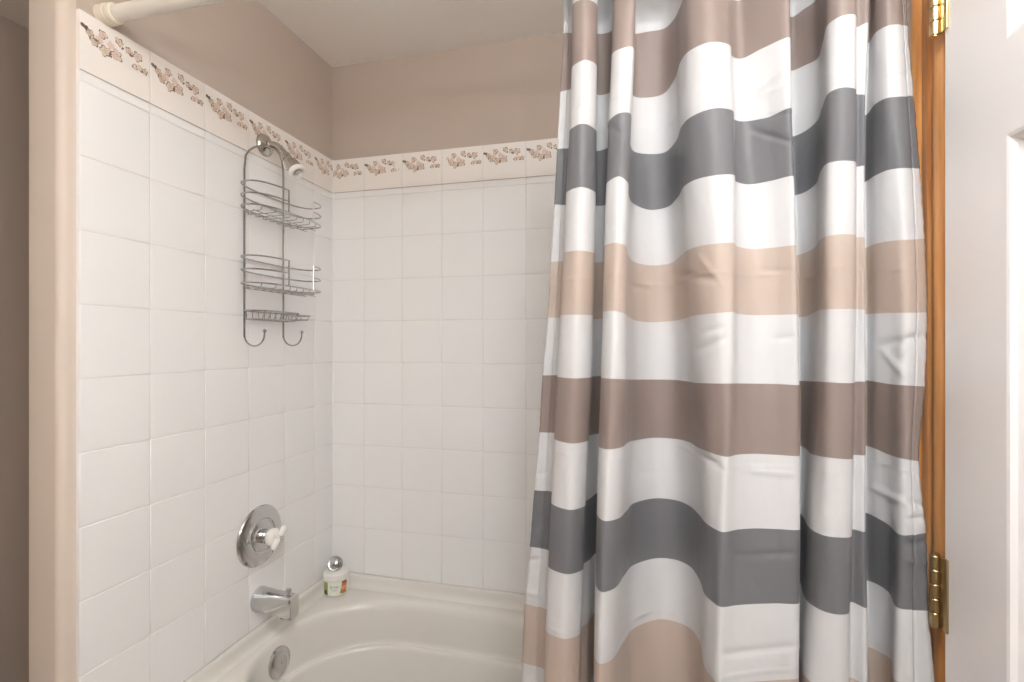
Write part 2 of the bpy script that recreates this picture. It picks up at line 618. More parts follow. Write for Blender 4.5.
# oak casing: moulded profile, u away from the opening, v out from the wall
CW = 0.090
cp = [(0, 0), (0, 0.010), (0.003, 0.013), (0.010, 0.0155), (0.020, 0.0165), (0.030, 0.015), (0.036, 0.0115), (0.039, 0.0105), (0.042, 0.0125),
      (0.048, 0.0135), (0.058, 0.013), (0.064, 0.0105), (0.067, 0.0105), (0.071, 0.0145), (0.079, 0.017), (0.086, 0.0165), (0.090, 0.013), (0.090, 0)]
b = B()
y1c = 0.8135
b.prism(cp, (XR, y1c, 0), (XR, y1c, DTOP + 0.02 + CW), (0, 1, 0), (-1, 0, 0), M['oak'])
b.prism(cp, (XR, DY0 - 0.014, 0), (XR, DY0 - 0.014, DTOP + 0.02 + CW), (0, -1, 0), (-1, 0, 0), M['oak'])
b.prism(cp, (XR, DY0 - 0.014, DTOP + 0.02), (XR, y1c, DTOP + 0.02), (0, 0, 1), (-1, 0, 0), M['oak'])
# jambs inside the opening
b.box((XR - 0.010, DY1 + 0.001, 0), (XR + 0.12, y1c + 0.003, DTOP + 0.014), M['oak'])
b.box((XR - 0.010, DY0 - 0.017, 0), (XR + 0.12, DY0 - 0.001, DTOP + 0.014), M['oak'])
b.box((XR - 0.010, DY0 - 0.017, DTOP + 0.001), (XR + 0.12, y1c + 0.003, DTOP + 0.024), M['oak'])
tr = b.build('trim_1', angle=30)
struct(tr, 'honey oak door casing between the curtain and the white door', 'door casing')

# ------------------------------------------------------------------ bathtub
DECK = ZC - 0.895
TY0 = 0.907
TCY = 1.2725
RX0, RX1 = -1.062, 0.372                      # ends of the basin rim
AEND, BW = 0.335, 0.300


def rim_loop(o, z, n=56):
    pts = []
    for s in (1, -1):
        c = (RX1 - AEND) if s > 0 else (RX0 + AEND)
        for i in range(n + 1):
            th = -pi / 2 + pi * i / n
            ex = 2.0
            ct, st = cos(th), sin(th)
            if s < 0:
                ct, st = -ct, -st
            pts.append((c + (AEND - o) * ct, TCY + (BW - o) * st, z))
    return pts


def outer_loop(z, ins, n=56):
    x0, x1, y0, y1 = XL + ins, XR - ins, TY0 + ins, YB - ins
    pts = []
    for s in (1, -1):
        c = (RX1 - AEND) if s > 0 else (RX0 + AEND)
        seg = []
        for i in range(n + 1):
            th = -pi / 2 + pi * i / n
            ct, st = cos(th) * s, sin(th) * s
            dx, dy = AEND * ct, BW * st
            ts = []
            if abs(dx) > 1e-9:
                ts.append(((x1 - c) if dx > 0 else (c - x0)) / abs(dx))
            if abs(dy) > 1e-9:
                ts.append(((y1 - TCY) if dy > 0 else (TCY - y0)) / abs(dy))
            t = min(ts)
            seg.append([c + dx * t, TCY + dy * t, z])
        for cxx, cyy in ((x1 if s > 0 else x0, y0), (x1 if s > 0 else x0, y1)):
            k = min(range(len(seg)), key=lambda q: (seg[q][0] - cxx) ** 2 + (seg[q][1] - cyy) ** 2)
            seg[k][0], seg[k][1] = cxx, cyy
        pts += [tuple(p) for p in seg]
    return pts


tub = thing('bathtub', 'white acrylic alcove bathtub with a stepped oval basin below the tile', 'bathtub', (-0.336, TCY, 0))
loops = [outer_loop(0.0, 0.004), outer_loop(DECK - 0.03, 0.004), outer_loop(DECK - 0.010, 0.0045), outer_loop(DECK - 0.003, 0.008), outer_loop(DECK, 0.016)]
for o, dz in ((-0.020, 0.0), (-0.010, -0.0006), (-0.003, -0.003), (0.002, -0.0075), (0.0055, -0.014), (0.0085, -0.026), (0.013, -0.070), (0.0175, -0.114),
              (0.0185, -0.124), (0.0215, -0.1285), (0.027, -0.1295), (0.0325, -0.1290), (0.0365, -0.1305), (0.0395, -0.135), (0.0415, -0.144), (0.053, -0.25), (0.066, -0.32), (0.084, -0.352),
              (0.12, -0.37), (0.19, -0.378)):
    loops.append(rim_loop(o, DECK + dz))
n = len(loops[0])
vs = [p for l in loops for p in l]
fs = [[j * n + i, j * n + (i + 1) % n, (j + 1) * n + (i + 1) % n, (j + 1) * n + i] for j in range(len(loops) - 1) for i in range(n)]
fs.append([(len(loops) - 1) * n + i for i in range(n)])
b = B().add(vs, fs, M['acrylic'])
# raised tiling lip along the three walls
lp = [(0, -0.002), (0.034, -0.002), (0.027, 0.0008), (0.021, 0.004), (0.017, 0.010), (0.0145, 0.019), (0.0135, 0.030), (0.0125, 0.037), (0.010, 0.0415), (0, 0.042)]
lo = TH * 0.0
b.prism(lp, (XL, TY0 + 0.02, DECK), (XL, YB, DECK), (1, 0, 0), (0, 0, 1), M['acrylic'])
b.prism(lp, (XR, TY0 + 0.02, DECK), (XR, YB, DECK), (-1, 0, 0), (0, 0, 1), M['acrylic'])
b.prism(lp, (XL, YB, DECK), (XR, YB, DECK), (0, -1, 0), (0, 0, 1), M['acrylic'])
b.build('tub_body', tub, angle=60)
# overflow plate and drain
OV = Vector((RX0 + 0.0145, 1.285, DECK - 0.071))
om = frame_mx(OV, (1, 0.0, 0.10))
b = B().lathe([(0.044, -0.004), (0.044, 0.004), (0.042, 0.008), (0.037, 0.0105), (0.020, 0.0125), (0.001, 0.013)], M['chrome'], om, 48)
ov = b.build('overflow_plate', tub)
ov['label'] = 'round chrome overflow plate'
B().lathe([(0.0042, 0.011), (0.0042, 0.0145), (0.001, 0.0150)], M['nickel'], om @ Matrix.Translation((0, 0, 0)), 16).build('screw', ov)
B().lathe([(0.034, -0.002), (0.034, 0.002), (0.029, 0.004), (0.001, 0.003)], M['chrome'], Matrix.Translation((-0.78, TCY, DECK - 0.376)), 32).build('drain', tub)

# ------------------------------------------------------------------ shower valve
WX = XL                                    # face of the left wall tile
vy, vz = 1.268, ZC - 0.582
val = thing('shower_valve', 'round chrome shower valve with white porcelain handle on the tile above the spout', 'shower valve', (WX, vy, vz))
vm = frame_mx((WX, vy, vz), (1, 0, 0))
B().lathe([(0.089, 0.0), (0.0895, 0.003), (0.087, 0.007), (0.078, 0.0105), (0.060, 0.013), (0.052, 0.0135), (0.050, 0.0115), (0.046, 0.0115), (0.042, 0.0145), (0.030, 0.0165), (0.001, 0.0165)],
          M['chrome'], vm, 72).build('escutcheon', val)
B().lathe([(0.021, 0.015), (0.021, 0.030), (0.0195, 0.032), (0.0195, 0.035), (0.018, 0.036), (0.001, 0.036)], M['chrome'], vm, 40).build('sleeve', val)
b = B()
b.lathe([(0.017, 0.034), (0.0225, 0.038), (0.0265, 0.047), (0.0250, 0.057), (0.017, 0.064), (0.010, 0.065), (0.001, 0.0655)], M['porcelain'], vm, 36)
hy = vm @ Vector((0, 0, 0.076))
dirb = Vector((0, 0.80, 0.76)).normalized()
ctr = Vector((WX + 0.070, vy, vz))
pts = [ctr + dirb * (0.038 * t) for t in (-1, -0.93, -0.75, -0.5, -0.2, 0, 0.2, 0.5, 0.75, 0.93, 1)]
b.tube(pts, 0.008, M['porcelain'], 16, rads=[0.003, 0.0078, 0.0100, 0.0092, 0.0088, 0.0100, 0.0088, 0.0092, 0.0100, 0.0078, 0.003])
dirc = Vector((0, -0.76, 0.80)).normalized()
pts = [ctr + dirc * (0.022 * t) for t in (-1, -0.8, -0.4, 0, 0.4, 0.8, 1)]
b.tube(pts, 0.007, M['porcelain'], 14, rads=[0.002, 0.006, 0.0072, 0.008, 0.0072, 0.006, 0.002])
hd = b.build('handle', val, angle=60)
hd['label'] = 'white porcelain handle'
B().lathe([(0.0065, 0.073), (0.0065, 0.0815), (0.0055, 0.083), (0.001, 0.0835)], M['chrome'], vm, 20).build('handle_cap', hd)
for s in (1, -1):
    B().lathe([(0.005, 0.008), (0.005, 0.0145), (0.001, 0.0155)], M['nickel'], frame_mx((WX, vy + s * 0.045, vz - s * 0.046), (1, 0, 0)), 14).build('screw', val)

# ------------------------------------------------------------------ tub spout
sy, sz = 1.266, ZC - 0.772
sp = thing('tub_spout', 'square nosed chrome tub spout with diverter knob, below the valve', 'tub spout', (WX, sy, sz))
b = B()
rings = []
K = 40
for (x, hw, hh, dz, ex) in ((0.0, 0.034, 0.036, 0.0, 2.0), (0.006, 0.035, 0.037, 0.0, 2.0), (0.012, 0.0335, 0.0355, 0, 2.1), (0.03, 0.031, 0.034, -0.001, 2.4), (0.06, 0.0265, 0.033, -0.003, 3.0),
                             (0.095, 0.0225, 0.034, -0.006, 4.0), (0.117, 0.0205, 0.0345, -0.009, 5.0), (0.123, 0.020, 0.034, -0.009, 5.5), (0.1255, 0.0182, 0.032, -0.009, 5.5)):
    ring = []
    for k in range(K):
        a = 2 * pi * k / K
        c, s = cos(a), sin(a)
        ring.append((WX + x, sy + hw * math.copysign(abs(c) ** (2 / ex), c), sz + dz + hh * math.copysign(abs(s) ** (2 / ex), s)))
    rings.append(ring)
vs = [p for r in rings for p in r]
fs = [[j * K + i, j * K + (i + 1) % K, (j + 1) * K + (i + 1) % K, (j + 1) * K + i] for j in range(len(rings) - 1) for i in range(K)]
fs += [[(len(rings) - 1) * K + i for i in range(K)], list(range(K))[::-1]]
b.add(vs, fs, M['chrome'])
b.build('spout_body', sp, angle=40)
km = Matrix.Translation((WX + 0.105, sy, sz + 0.022))
B().lathe([(0.003, 0), (0.003, 0.012), (0.0075, 0.013), (0.008, 0.016), (0.0075, 0.020), (0.001, 0.021)], M['chrome'], km, 20).build('diverter_knob', sp)
B().box((WX + 0.086, sy - 0.013, sz - 0.0425), (WX + 0.108, sy + 0.013, sz - 0.039), M['darkgap'], bev=0.001).build('outlet', sp)

# ------------------------------------------------------------------ shower head
hy_, hz_ = 1.287, ZC + 0.600
sh = thing('shower', 'small nickel shower head with white rim on a bent arm at the flowered border', 'shower head', (WX, hy_, hz_))
hm = frame_mx((WX, hy_, hz_), (1, 0, 0))
B().lathe([(0.033, 0.0), (0.0335, 0.004), (0.031, 0.009), (0.024, 0.014), (0.016, 0.017), (0.013, 0.019), (0.013, 0.026), (0.011, 0.028), (0.001, 0.028)], M['nickel'], hm, 40).build('flange', sh)
arm = []
tip = Vector((WX + 0.078, hy_, hz_ - 0.040))
p0, p1, p2 = Vector((WX + 0.015, hy_, hz_)), Vector((WX + 0.050, hy_, hz_ + 0.004)), tip
for i in range(15):
    t = i / 14
    arm.append(p0 * (1 - t) ** 2 + p1 * 2 * t * (1 - t) + p2 * t * t)
B().tube(arm, 0.0105, M['nickel'], 18).build('arm', sh)
ax = Vector((0.62, 0.0, -0.78)).normalized()
am = frame_mx(tip, ax)
B().lathe([(0.0115, -0.006), (0.0145, -0.004), (0.0145, 0.010), (0.012, 0.012), (0.012, 0.018), (0.017, 0.022), (0.0205, 0.034), (0.0225, 0.055), (0.0225, 0.060), (0.001, 0.060)], M['nickel'], am, 36).build('head', sh)
rim = B().lathe([(0.0225, 0.056), (0.0245, 0.058), (0.0250, 0.066), (0.0230, 0.070), (0.0165, 0.070), (0.0150, 0.066), (0.0150, 0.060)], M['plastic'], am, 36).build('rim', sh)
rim['label'] = 'white plastic rim'
B().lathe([(0.015, 0.0605), (0.015, 0.063), (0.009, 0.0645), (0.008, 0.068), (0.001, 0.069)], M['nickel'], am, 24).build('nozzle', sh)

# ------------------------------------------------------------------ wire shower caddy
YA, YC_ = 1.203, 1.366
XK = WX + 0.006
cad = thing('shower_caddy', 'chrome wire shower caddy hanging from the shower arm on the tile', 'shower caddy', (XK, 1.288, ZC + 0.57))
wr_ = 0.0023
ztop = ZC + 0.577
b = B()
path = [(XK, YA, ZC + 0.03 - 0.015)]
for z in (0.1, 0.2, 0.3, 0.4, 0.5):
    path.append((XK, YA, ZC + z))
for i in range(1, 12):
    a = pi - pi * i / 12
    t = i / 12
    yy = 1.2845 + 0.0815 * cos(a)
    path.append((XK + 0.028 * sin(a) ** 2, yy, ZC + 0.515 + 0.073 * sin(a) ** 0.8))
for z in (0.5, 0.4, 0.3, 0.2, 0.1):
    path.append((XK, YC_, ZC + z))
path.append((XK, YC_, ZC + 0.015))
b.tube(path, 0.0029, M['wire'], 8)
b.build('frame', cad)
for yy in (YA, YC_):
    b = B()
    pts = [(XK, yy, ZC + 0.045)]
    for i in range(13):
        a = pi + pi * i / 12
        rr = 0.034
        pts.append((XK + rr + rr * cos(a), yy, ZC + 0.022 + 0.033 * sin(a) * 1.0))
    pts.append((XK + 2 * 0.034 + 0.001, yy, ZC + 0.032))
    b.tube(pts, 0.0025, M['wire'], 8)
    b.ball(Vector(pts[-1]), 0.0052, M['wire'], 12)
    b.build('hook', cad)


def d_ring(z, y0, y1, dep, notch=None, flat=0.0):
    """oval wire seen in plan: straight along the wall, bowed to the front; optional gap in front"""
    yc, hw = (y0 + y1) / 2, (y1 - y0) / 2
    pts = []
    for i in range(64):
        a = 2 * pi * i / 64
        c, s = cos(a), sin(a)
        y = yc + hw * math.copysign(abs(c) ** 0.75, c)
        x = dep / 2 + dep / 2 * math.copysign(abs(s) ** 0.7, s)
        pts.append(Vector((XK + 0.002 + x, y, z)))
    return pts


def basket(z_top, z_mid, z_base, y0, y1, dep, n0, n1):
    b = B()
    for z, nt in ((z_top, True), (z_mid, True), (z_base, False)):
        pts = d_ring(z, y0, y1, dep)
        if not nt:
            b.tube(pts, wr_, M['wire'], 8, closed=True)
        else:
            fr = [p for p in pts]
            # start after the front notch and run round the back to its other side
            idx = [i for i, p in enumerate(fr) if not (n0 < p.y < n1 and p.x > XK + dep * 0.5)]
            k = next(q for q in range(len(fr)) if q not in idx and (q + 1) % len(fr) in idx)
            run = [fr[(k + 1 + q) % len(fr)] for q in range(len(idx))]
            low = z_mid if z == z_top else z_base
            a, e = run[0], run[-1]
            run = [Vector((a.x, a.y, low))] + run + [Vector((e.x, e.y, low))]
            b.tube(run, wr_, M['wire'], 8)
    # uprights at the ends
    for y in (y0 + 0.012, y1 - 0.012):
        b.tube([(XK + dep * 0.5, y, z_base), (XK + dep * 0.5, y, z_base + 0.0001)], wr_, M['wire'], 6)
    # floor wires
    zf = z_base - 0.010
    for k in range(9):
        y = y0 + (y1 - y0) * (k + 1) / 10
        b.tube([(XK + 0.004, y, z_base), (XK + 0.006, y, zf), (XK + 0.012, y, zf - 0.001), (XK + dep * 0.85, y, zf - 0.001), (XK + dep * 0.93, y, zf), (XK + dep * 0.96, y, z_base)] if 0 < k < 8 else
               [(XK + 0.02, y, z_base), (XK + 0.024, y, zf), (XK + dep * 0.7, y, zf), (XK + dep * 0.74, y, z_base)], 0.0015, M['wire'], 6)
    for x in (dep * 0.3, dep * 0.62):
        b.tube([(XK + x, y0 + 0.012, zf - 0.003), (XK + x, y1 - 0.012, zf - 0.003)], 0.0015, M['wire'], 6)
    return b.build('basket', cad)


basket(ZC + 0.446, ZC + 0.413, ZC + 0.381, 1.152, 1.452, 0.105, 1.266, 1.362)
basket(ZC + 0.240, ZC + 0.203, ZC + 0.165, 1.152, 1.452, 0.105, 1.266, 1.362)
b = B()
for z, y0, y1, dep in ((0.090, 1.178, 1.372, 0.072), (0.066, 1.195, 1.36, 0.060)):
    b.tube(d_ring(ZC + z, y0, y1, dep), wr_ * 0.95, M['wire'], 8, closed=True)
for k in range(7):
    y = 1.205 + 0.145 * k / 6
    b.tube([(XK + 0.004, y, ZC + 0.089), (XK + 0.006, y, ZC + 0.066), (XK + 0.058, y, ZC + 0.066), (XK + 0.070, y, ZC + 0.089)], 0.0014, M['wire'], 6)
for z, y1 in ((0.086, 1.438), (0.072, 1.425)):
    b.tube([(XK + 0.004, 1.355, ZC + z), (XK + 0.004, y1 - 0.01, ZC + z), (XK + 0.010, y1, ZC + z), (XK + 0.046, y1, ZC + z), (XK + 0.054, y1 - 0.01, ZC + z), (XK + 0.056, 1.355, ZC + z)], wr_ * 0.9, M['wire'], 8)
for y in (1.385, 1.42):
    b.tube([(XK + 0.004, y, ZC + 0.086), (XK + 0.006, y, ZC + 0.072), (XK + 0.050, y, ZC + 0.072), (XK + 0.053, y, ZC + 0.086)], 0.0014, M['wire'], 6)
sd = b.build('soap_dish', cad)
sd['label'] = 'shallow wire soap dish'

# ------------------------------------------------------------------ jar on the tub corner, stopper on its lid
JS = 0.92
jp = Vector((-1.0425, 1.575, DECK + 0.0005))
jar = thing('scrub_jar', 'squat white jar with green and orange label on the back left tub corner', 'jar', jp)
jm = Matrix.Translation(jp) @ Matrix.Diagonal((JS, JS, JS, 1))
B().lathe([(0.001, 0.0), (0.038, 0.0), (0.0425, 0.003), (0.0445, 0.010), (0.0455, 0.030), (0.0455, 0.052), (0.044, 0.058), (0.040, 0.061), (0.001, 0.061)], M['plastic'], jm, 56).build('jar_body', jar)
B().lathe([(0.044, 0.060), (0.0465, 0.061), (0.047, 0.064), (0.047, 0.078), (0.0455, 0.082), (0.041, 0.084), (0.001, 0.0845)], M['plastic'], jm, 56).build('lid', jar)
# wrap label facing the room
face = atan2(-jp.y, -jp.x)                       # towards the room
b = B()


def patch(a0, a1, z0, z1, r, m, slant=0.0):
    n = 14
    vs, fs = [], []
    for i in range(n + 1):
        t = i / n
        for z, sl in ((z0, -slant), (z1, slant)):
            a = face + a0 + (a1 - a0) * t + sl
            rr = r * JS
            vs.append((jp.x + rr * cos(a), jp.y + rr * sin(a), jp.z + z * JS))
    for i in range(n):
        fs.append([2 * i, 2 * i + 2, 2 * i + 3, 2 * i + 1])
    b.add(vs, fs, m)


patch(-1.25, 0.95, 0.008, 0.056, 0.0459, M['labelwhite'])
patch(-1.25, -0.72, 0.008, 0.056, 0.0461, M['labelgreen'])
patch(-1.20, -0.80, 0.010, 0.026, 0.0463, M['labeldark'])
patch(0.38, 0.95, 0.012, 0.050, 0.0461, M['labelorange'], 0.10)
patch(0.46, 0.95, 0.050, 0.056, 0.0462, M['labeldark'], 0.02)
patch(0.45, 0.95, 0.010, 0.015, 0.0463, M['labelgreen'])
patch(-0.42, 0.10, 0.0305, 0.0313, 0.0462, M['labelink'])
patch(-0.36, 0.04, 0.0265, 0.0273, 0.0462, M['labelink'])
patch(-0.30, -0.02, 0.0225, 0.0232, 0.0462, M['labelink'])
lab = b.build('label', jar, smooth=True, recalc=False)
lab['label'] = 'white label with green and orange ends'


def wrap_text(txt, size, ac, z, parent):
    cu = bpy.data.curves.new('lettering', 'FONT')
    cu.body = txt
    cu.size = size
    cu.align_x = 'CENTER'
    to = bpy.data.objects.new('lettering', cu)
    COL.objects.link(to)
    dg = bpy.context.evaluated_depsgraph_get()
    me = bpy.data.meshes.new_from_object(to.evaluated_get(dg))
    bpy.data.objects.remove(to)
    base = parent_loc(parent)
    for v in me.vertices:
        a = face + ac + v.co.x / 0.0463
        v.co = Vector((jp.x + 0.0463 * JS * cos(a), jp.y + 0.0463 * JS * sin(a), jp.z + (z + v.co.y) * JS)) - base
    me.materials.clear()
    me.materials.append(M['labelink'])
    o = bpy.data.objects.new('lettering', me)
    COL.objects.link(o)
    o.parent = parent
    return o


wrap_text('St.Ives', 0.0125, -0.16, 0.036, lab)

# chrome stopper leaning on the lid
toward = Vector((cos(face), sin(face), 0.0))
nrm = (toward * 0.90 + Vector((-0.12, -0.10, 0.42))).normalized()
sr = 0.0262
low = nrm.cross(Vector((0, 0, 1)).cross(nrm))     # in-plane upward direction
low = (Vector((0, 0, 1)) - nrm * nrm.z).normalized()
sc_ = Vector((jp.x, jp.y, jp.z + 0.0848 * JS)) + toward * 0.012 + Vector((-0.004, -0.003, 0)) + low * sr
st = thing('drain_stopper', 'small domed chrome drain stopper standing tilted on the jar lid', 'stopper', sc_ - low * sr)
sm_ = frame_mx(sc_, nrm)
B().lathe([(0.020, -0.006), (0.0245, -0.004), (sr, -0.001), (sr, 0.0015), (0.0235, 0.004), (0.0200, 0.0035), (0.0170, 0.006), (0.010, 0.0095), (0.001, 0.0105)], M['chrome'], sm_, 44).build('cap', st)
B().lathe([(0.0180, -0.010), (0.0205, -0.0085), (0.0205, -0.006), (0.001, -0.006)], M['darkgap'], sm_, 32).build('gasket', st)
B().lathe([(0.006, -0.020), (0.006, -0.010)], M['chrome'], sm_, 16).build('stem', st)

# ------------------------------------------------------------------ curtain rod
RY, RZ = 0.822, ZC + 0.700
rod = thing('curtain_rod', 'ivory tension curtain rod running from the left wall above the tub', 'curtain rod', (XL, RY, RZ))
rmx = frame_mx((XLW, RY, RZ), (1, 0, 0))
B().lathe([(0.0155, 0.01), (0.0155, 1.505)], M['rodtube'], rmx, 32).build('rod_tube', rod)
for (mx_, ) in ((rmx,), (frame_mx((XR + 0.0, RY + 0.0, RZ), (-1, 0, 0)),)):
    if mx_ is rmx:
        c = B().lathe([(0.0195, 0.0), (0.0215, 0.001), (0.0215, 0.022), (0.0200, 0.024), (0.0205, 0.026), (0.0205, 0.034), (0.0185, 0.037), (0.0158, 0.038), (0.0156, 0.038)], M['rodcap'], mx_, 36).build('end_cap', rod)
    else:
        c = B().lathe([(0.0195, 0.0), (0.0215, 0.001), (0.0215, 0.022), (0.0205, 0.034), (0.0158, 0.038), (0.0156, 0.038)], M['rodcap'], mx_, 36).build('end_cap', rod)

# ------------------------------------------------------------------ shower curtain
# Fold lines of the cloth.  Each row: where one fold line crosses the stripe edges, top to bottom
# (eleven edges, 105 mm apart on the cloth); its distance follows from how far each edge sits from eye level.
HS, ZK0 = 0.105, 0.0444
_ = None
NODES = [
 [(563.5,33.7),(560.4,92.5),(557.3,149.4),(554.4,204.8),(551,262),(548,317.6),(542.9,375.3),(539.6,432.2),(534.6,489.9),(530.4,546),(525.2,603.2)],
 [(572.2,32.5),(571.4,88.6),(569.3,147.8),(565.9,204.8),(563.5,260.9),(560.6,317.6),(557.5,375.3),(554.2,432.9),(551,491.5),(548.4,550.4),(545.8,609.2)],
 ('h', 6, 0.45),
 [(572.5,5),(571.8,67.5),(569.6,130.6),(566.4,192.5),(563.8,252.9),(560.6,315.2),(557.5,376.9),(554.5,439.2),(551.6,503.5),(548.4,566.9),(546.0,630.7)],
 [(585,-1),(584.7,60),(583.1,123.5),(581.2,187),(578.6,250.5),(577,314.7),(574.5,378.4),(572,443.5),(569.8,509.9),(567.2,574.2),(564.5,638.8)],
 [(597,5),(596.5,65),(596,130.6),(595.4,192.5),(594.4,253.3),(592.7,315.4),(591.4,377.3),(588,440.7),(584.8,506),(582.7,569.6),(580,634)],
 ('h', -3, 0.5),
 [(598,33.7),(598,94.9),(597,151),(596,205.6),(595,262.5),(594,319),(593,376.4),(591.8,434.8),(590.8,498),(589.6,559.5),(588.3,622)],
 [(612,30.8),(609.6,92.5),(608,147.5),(605.5,205),(603.8,261.5),(603,318.8),(601.4,376),(599.2,433.7),(597,493),(596,553.2),(594.7,612.6)],
 ('h', 4, 0.5),
 [_,(612.2,54),(609.4,120.4),(606.9,183),(604.9,245.5),(603.4,311.8),(601.4,378),(599.2,447),(597.2,515),(595.8,584.9),(594.2,655)],
 [_,(621.8,48.3),(620.4,112.8),(619.2,176.4),(616.9,242.7),(614.5,311),(611.8,378.7),(608.5,449.4),(604.8,521),(601.8,592),(599.4,663.6)],
 [_,(632.5,47),(629.6,113),(627.0,181.6),(625,245.5),(624,313.3),(623,379.2),(620.8,447.5),(617.5,518.8),(614.2,588.5),(611,660.2)],
 [_,(632.2,72),(630,132),(628.4,194),(628,254.9),(628.6,317),(629,379.5),(628.2,442.4),(626.4,511),(624.6,575),(623.6,642)],
 [(634.9,33.4),(633.6,96),(633.6,151),(634.4,204.3),(636.4,262.7),(637.6,321),(637.6,379.5),(636,440.3),(634.6,502.9),(634,564.8),(634,628.3)],
 [(648,31.6),(646.5,97.6),(648,154),(650,209.9),(652.5,265.4),(653.5,322.3),(654.3,379.5),(655.5,437.8),(657,498.2),(658.7,558.1),(660.5,619.2)],
 [(664,28.5),(663,94),(664.2,152.5),(667,207.2),(670,263.4),(672,321),(673,379.8),(674,438.8),(675.3,500.1),(676,559.9),(676.4,621.9)],
 [(674,19),(674.2,80),(676,141),(678,197),(680.4,256),(683.4,319),(686,381.2),(688,441.8),(689.2,505.6),(690,566.5),(690.4,628.6)],
 [(681,4.7),(681,61),(681.8,126),(684,186.5),(688,250),(692,316),(695.4,382.7),(698,447.6),(699.3,515),(699.3,579.5),(699.6,641.8)],
 [_,(690,50.5),(692,116.3),(695.4,179.7),(699.5,246),(703.4,314.4),(705.4,383.2),(706.2,450.9),(705.8,522.8),(704.9,594.3),(704.5,666)],
 [_,(710,42.2),(714,108.3),(715,175.3),(717,243.5),(718.2,313),(718,383.5),(717,454.8),(713.8,528.3),(711.6,601),(710,675)],
 [_,(729.5,45),(732.5,110.5),(733.5,174.8),(732.8,242.7),(731.4,312),(729.8,383.5),(726.8,456.8),(722.6,532),(720.3,606.8),(718.5,684)],
 [_,(732,56),(734.5,119.5),(736,181.5),(737.5,246.5),(739,314),(738.6,383.4),(737.4,454.7),(737.2,529.6),(736,605.3),(735,683)],
 [_,(741,58.8),(744,121.3),(749,184.4),(752.5,249),(754.4,315.2),(754.4,383.6),(754,453.8),(755,528.4),(754,604),(754,681.7)],
 [_,(762,48.6),(766,117.6),(770,181),(774,247.5),(776,314.9),(776.4,384),(776.4,454.8),(777,529),(776.4,603.4),(776,680)],
 [_,(789.4,37.2),(790.6,107.8),(793.1,175.8),(795.3,245.2),(797.2,314.4),(798.6,385),(799.2,456),(799.5,529.7),(799.2,603.2),(798.8,677.4)],
 ('h', -7, 0.5),
 [(792,17),(791.9,70.6),(792.4,136.4),(794.5,195.2),(796.6,255.2),(798.2,317),(799.4,380.8),(800,446),(800.2,513.8),(799.6,582.8),(799,656)],
 [(804,9),(805,65.3),(805,131.2),(805.6,191.8),(806,252.4),(806.8,316.2),(806.6,381),(805.8,448.6),(804.4,519),(803,593),(801.5,671)],
 [(815,1),(817,59),(816.6,121.4),(816,183.6),(814.6,247.4),(813.6,312.9),(812.4,381.3),(810.4,453.3),(808,526),(807,600.6),(805,676)],
 [_,(822.8,42),(822,108),(820.8,171),(820,240),(820.4,309.9),(819.6,381.6),(818,455.7),(816,532.2),(815.4,607.2),(812,683)],
 [_,(829.2,23.5),(829.8,92.2),(829.0,162.8),(828,235.9),(829,309.3),(828.6,382.2),(827,457.4),(827,536.2),(826.4,612.2),(824,689)],
 [_,(842,15.8),(842.6,87.5),(841.6,160.7),(840.4,234.2),(841,309),(841,383),(840,458.8),(840,537.5),(838.6,614.6),_],
 [_,(855,14.6),(854.7,88.6),(854.8,161.5),(854.2,234.6),(854,309),(853.2,383),(851.8,459.1),(850.8,537),(848.4,613.4),_],
 [_,(857,27),(857.2,94.2),(857.2,166.7),(856.8,237.2),(856.6,309.3),(855.6,381.6),(854,454.9),(853,529.3),(851.5,602),_],
 [_,(867.6,22.4),(864.5,94.9),(863.7,165.6),(863.7,237.3),(864,309.7),(864.5,381.6),(864.3,455.4),(864,532),(865.5,608),_],
 ('h', -3, 0.5),
 [_,(868.6,43),(865.6,115.2),(864.7,182),(865.2,247.8),(865.8,314),(866,380.3),(865.6,445.8),(865.6,512.7),(866.2,580.5),(868.4,647.2)],
 [_,(876.3,32),(875.8,103.7),(875.4,175.5),(876,243.6),(876,313.5),(875.6,381.7),(875,448.6),(875.2,516.9),(877.4,584.4),(881,652.6)],
 [_,(887.3,25.9),(887,98),(888.4,170),(890,241),(890.2,313),(889.4,384),(888,454.2),(887.6,524),(888.6,592.2),(890.4,659)],
 [_,(898.2,24.3),(900,96.5),(903,168),(905,239.8),(905.6,312.8),(904.4,385.3),(903,458.8),(901.8,535.2),(898.8,608.2),(896.7,681)],
 [_,(906.5,27.5),(912.4,96.8),(918.6,169.2),(923.4,239.2),(926,312.5),(923.6,386.3),(918,460.9),(925,532.6),(927.6,609.8),(934,688)],
]
KS = list(range(-5, 6))


def solve(A, y):
    n = len(y)
    Mx = [r[:] + [y[i]] for i, r in enumerate(A)]
    for i in range(n):
        p = max(range(i, n), key=lambda r: abs(Mx[r][i]))
        Mx[i], Mx[p] = Mx[p], Mx[i]
        for r in range(n):
            if r != i:
                f = Mx[r][i] / Mx[i][i]
                Mx[r] = [a - f * c for a, c in zip(Mx[r], Mx[i])]
    return [Mx[i][n] / Mx[i][i] for i in range(n)]


